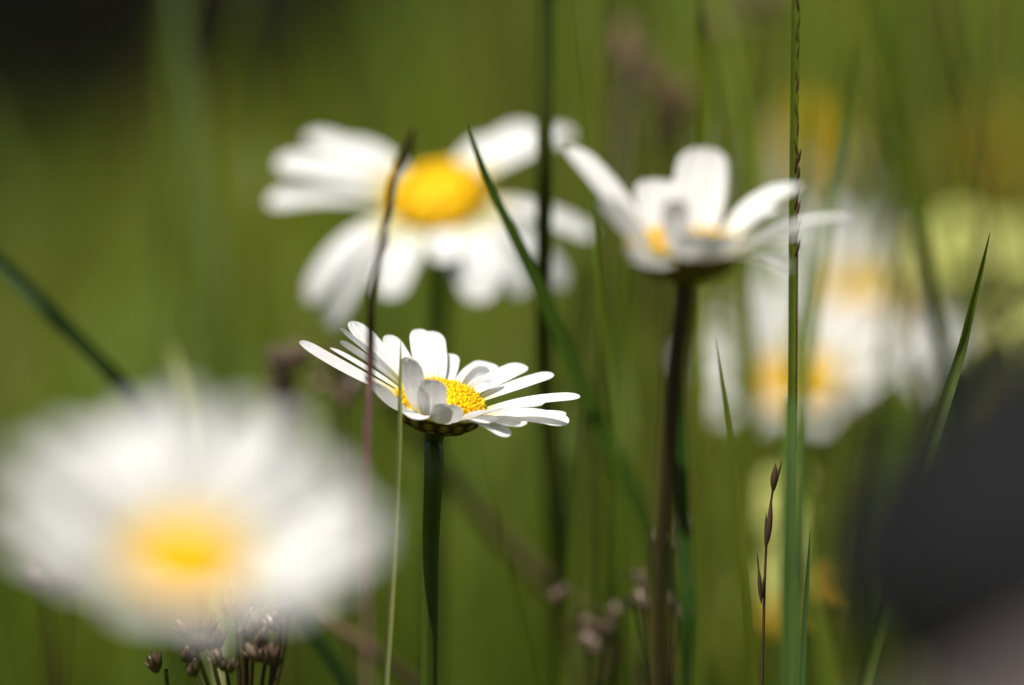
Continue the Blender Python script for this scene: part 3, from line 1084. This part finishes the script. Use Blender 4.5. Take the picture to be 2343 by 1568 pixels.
capsule_plant('sharp brown woodrush heads poking up through the blur of the closest daisy', [(445, 1480), (478, 1466), (540, 1408), (566, 1392), (580, 1455), (519, 1528), (606, 1520), (440, 1530), (556, 1440)], 1.385, .0024, (560, 1720), seed=1, dens=4, mats=('dark_capsule', 'capsule'))
capsule_plant('single small dark woodrush bud standing apart beside the sharp woodrush heads', [(379, 1530)], 1.39, .0021, (400, 1720), mats=('dark_capsule', 'dark_capsule'), seed=9, dens=2)
capsule_plant('thin woodrush stalk with pale glinting tip leaning away from the sharp heads', [(645, 1420), (662, 1400), (630, 1440)], 1.38, .0020, (606, 1660), seed=2, dens=3)
capsule_plant('blurred reddish brown woodrush heads above the petals of the large closest daisy', [(625, 900), (655, 855), (640, 940)], 1.56, .0034, (660, 1300), seed=3, dens=4)
capsule_plant('blurred brown woodrush heads just under the long petal of the sharp daisy', [(775, 860), (800, 930), (760, 905)], 1.56, .0032, (800, 1300), seed=4, dens=3)
capsule_plant('blurred pinkish woodrush heads beside the foot of the thick brown stem', [(1535, 1240), (1475, 1350), (1555, 1400), (1462, 1380)], 1.50, .0023, (1520, 1700), seed=5, dens=3)
capsule_plant('blurred woodrush heads low between the two stems, tan and brown', [(1285, 1390), (1345, 1440), (1395, 1440), (1370, 1490)], 1.51, .0023, (1350, 1720), seed=6, dens=3)
capsule_plant('faint pinkish woodrush heads half hidden by the large closest daisy', [(90, 1315), (165, 1320), (120, 1345)], 1.52, .0030, (130, 1700), seed=7, dens=3)
capsule_plant('pinkish hazy seed heads hanging over the side-on daisy', [(1480, 180), (1510, 240), (1570, 260), (1550, 330), (1440, 130)], 1.74, .0040, (1500, 800), seed=8, dens=4, mats=('pink_capsule', 'pink_capsule'))
capsule_plant('reddish blurred seed head beside the top of the spiked stem', [(1752, 40), (1765, 20), (1640, 60)], 1.80, .0045, (1700, 700), seed=10, dens=4, mats=('pink_capsule', 'capsule'))


def small_ear():
    px = [(1772, 1080, 1.40), (1766, 1130, 1.40), (1757, 1190, 1.40), (1750, 1300, 1.40), (1747, 1400, 1.40), (1743, 1568, 1.40)]
    pts = ground_path(px)
    root = pts[-1].copy()
    root.z = 0
    th = thing('small_grass_ear', 'thin sharp stalk with small dark brown ears in front of the yellow blur', 'grass stem', root)
    V, F = tube(pts, [.00018, .00022, .0003], 7)
    mesh_obj('stem', V, F, M['spikelet'], root, th)
    for a, b, rad in (((1768, 1128), (1774, 1058), .0006), ((1764, 1135), (1790, 1050), .0003), ((1755, 1250), (1765, 1140), .0005), ((1752, 1270), (1752, 1170), .0003), ((1742, 1385), (1734, 1290), .00038), ((1736, 1310), (1731, 1262), .00015),
                      ((1744, 1370), (1746, 1320), .0002)):
        A, B = P(*a, 1.3995), P(*b, 1.3995)
        V, F = blob(A, (B - A).normalized(), rad, (B - A).length, 8, 8, .85)
        mesh_obj('spikelet', V, F, M['spikelet'], root, th)


small_ear()


# ------------------------------------------------------------------ cream yellow wildflowers, far and blurred
def wildflower(label, heads, d, root_px, mat, size, seed):
    r = random.Random(seed)
    j = P(root_px[0], root_px[1], d)
    root = Vector((j.x, j.y, 0))
    th = thing('yellow_wildflower', label, 'wildflower', root, 'yellow wildflowers behind the daisies')
    V, F = tube([j, Vector((j.x, j.y, j.z * .5)), Vector((root.x, root.y, -.004))], [.0012, .0015], 8)
    mesh_obj('stem', V, F, M['stem'], root, th)
    for (x, y) in heads:
        h = P(x, y, d + r.uniform(-.03, .03))
        V, F = tube([h, j.lerp(h, .6) + UP * -.004, j], [.0007, .0009], 7)
        mesh_obj('stalk', V, F, M['stem'], root, th)
        g = Geo()
        for k in range(14):
            ax = (UP * .8 - FW * .8 + RX * r.uniform(-.7, .5) + UP * r.uniform(-.5, .4)).normalized()
            c = h + (RX * r.uniform(-1, 1) + UP * r.uniform(-.7, .7) + FW * r.uniform(-.6, .6)) * size
            a, b = frame_of(ax)
            for q in range(5):
                t = q * 2 * math.pi / 5
                rd = a * math.cos(t) + b * math.sin(t)
                V, F = blob(c, (rd + ax * .25).normalized(), size * .26, size * .75, 6, 5, 1.1)
                g.add(V, F)
        g.build('flower_head', M[mat], root, th)


wildflower('blurred cluster of cream yellow flowers behind the sharp leaning blade', [(2120, 610), (2190, 580), (2250, 600), (2075, 680), (2140, 690), (2220, 670), (2290, 650), (2310, 730), (2240, 750), (2170, 760), (2110, 740), (2330, 800), (2270, 810)], 1.95, (2200, 1040), 'cream', .0072, 1)
wildflower('blurred upright cream yellow flowers low beside the boulder', [(1775, 1150), (1790, 1230), (1770, 1330)], 1.80, (1790, 1500), 'cream', .0046, 2)
wildflower('blurred ochre yellow flowers lowest, beside the needle-like blade', [(1785, 1420), (1890, 1350)], 1.75, (1850, 1600), 'ochre', .0030, 3)
wildflower('faint olive yellow flowers highest behind the cream cluster', [(2280, 330), (2230, 390), (2320, 430), (2250, 460), (2300, 380)], 2.9, (2280, 900), 'ochre', .0062, 4)
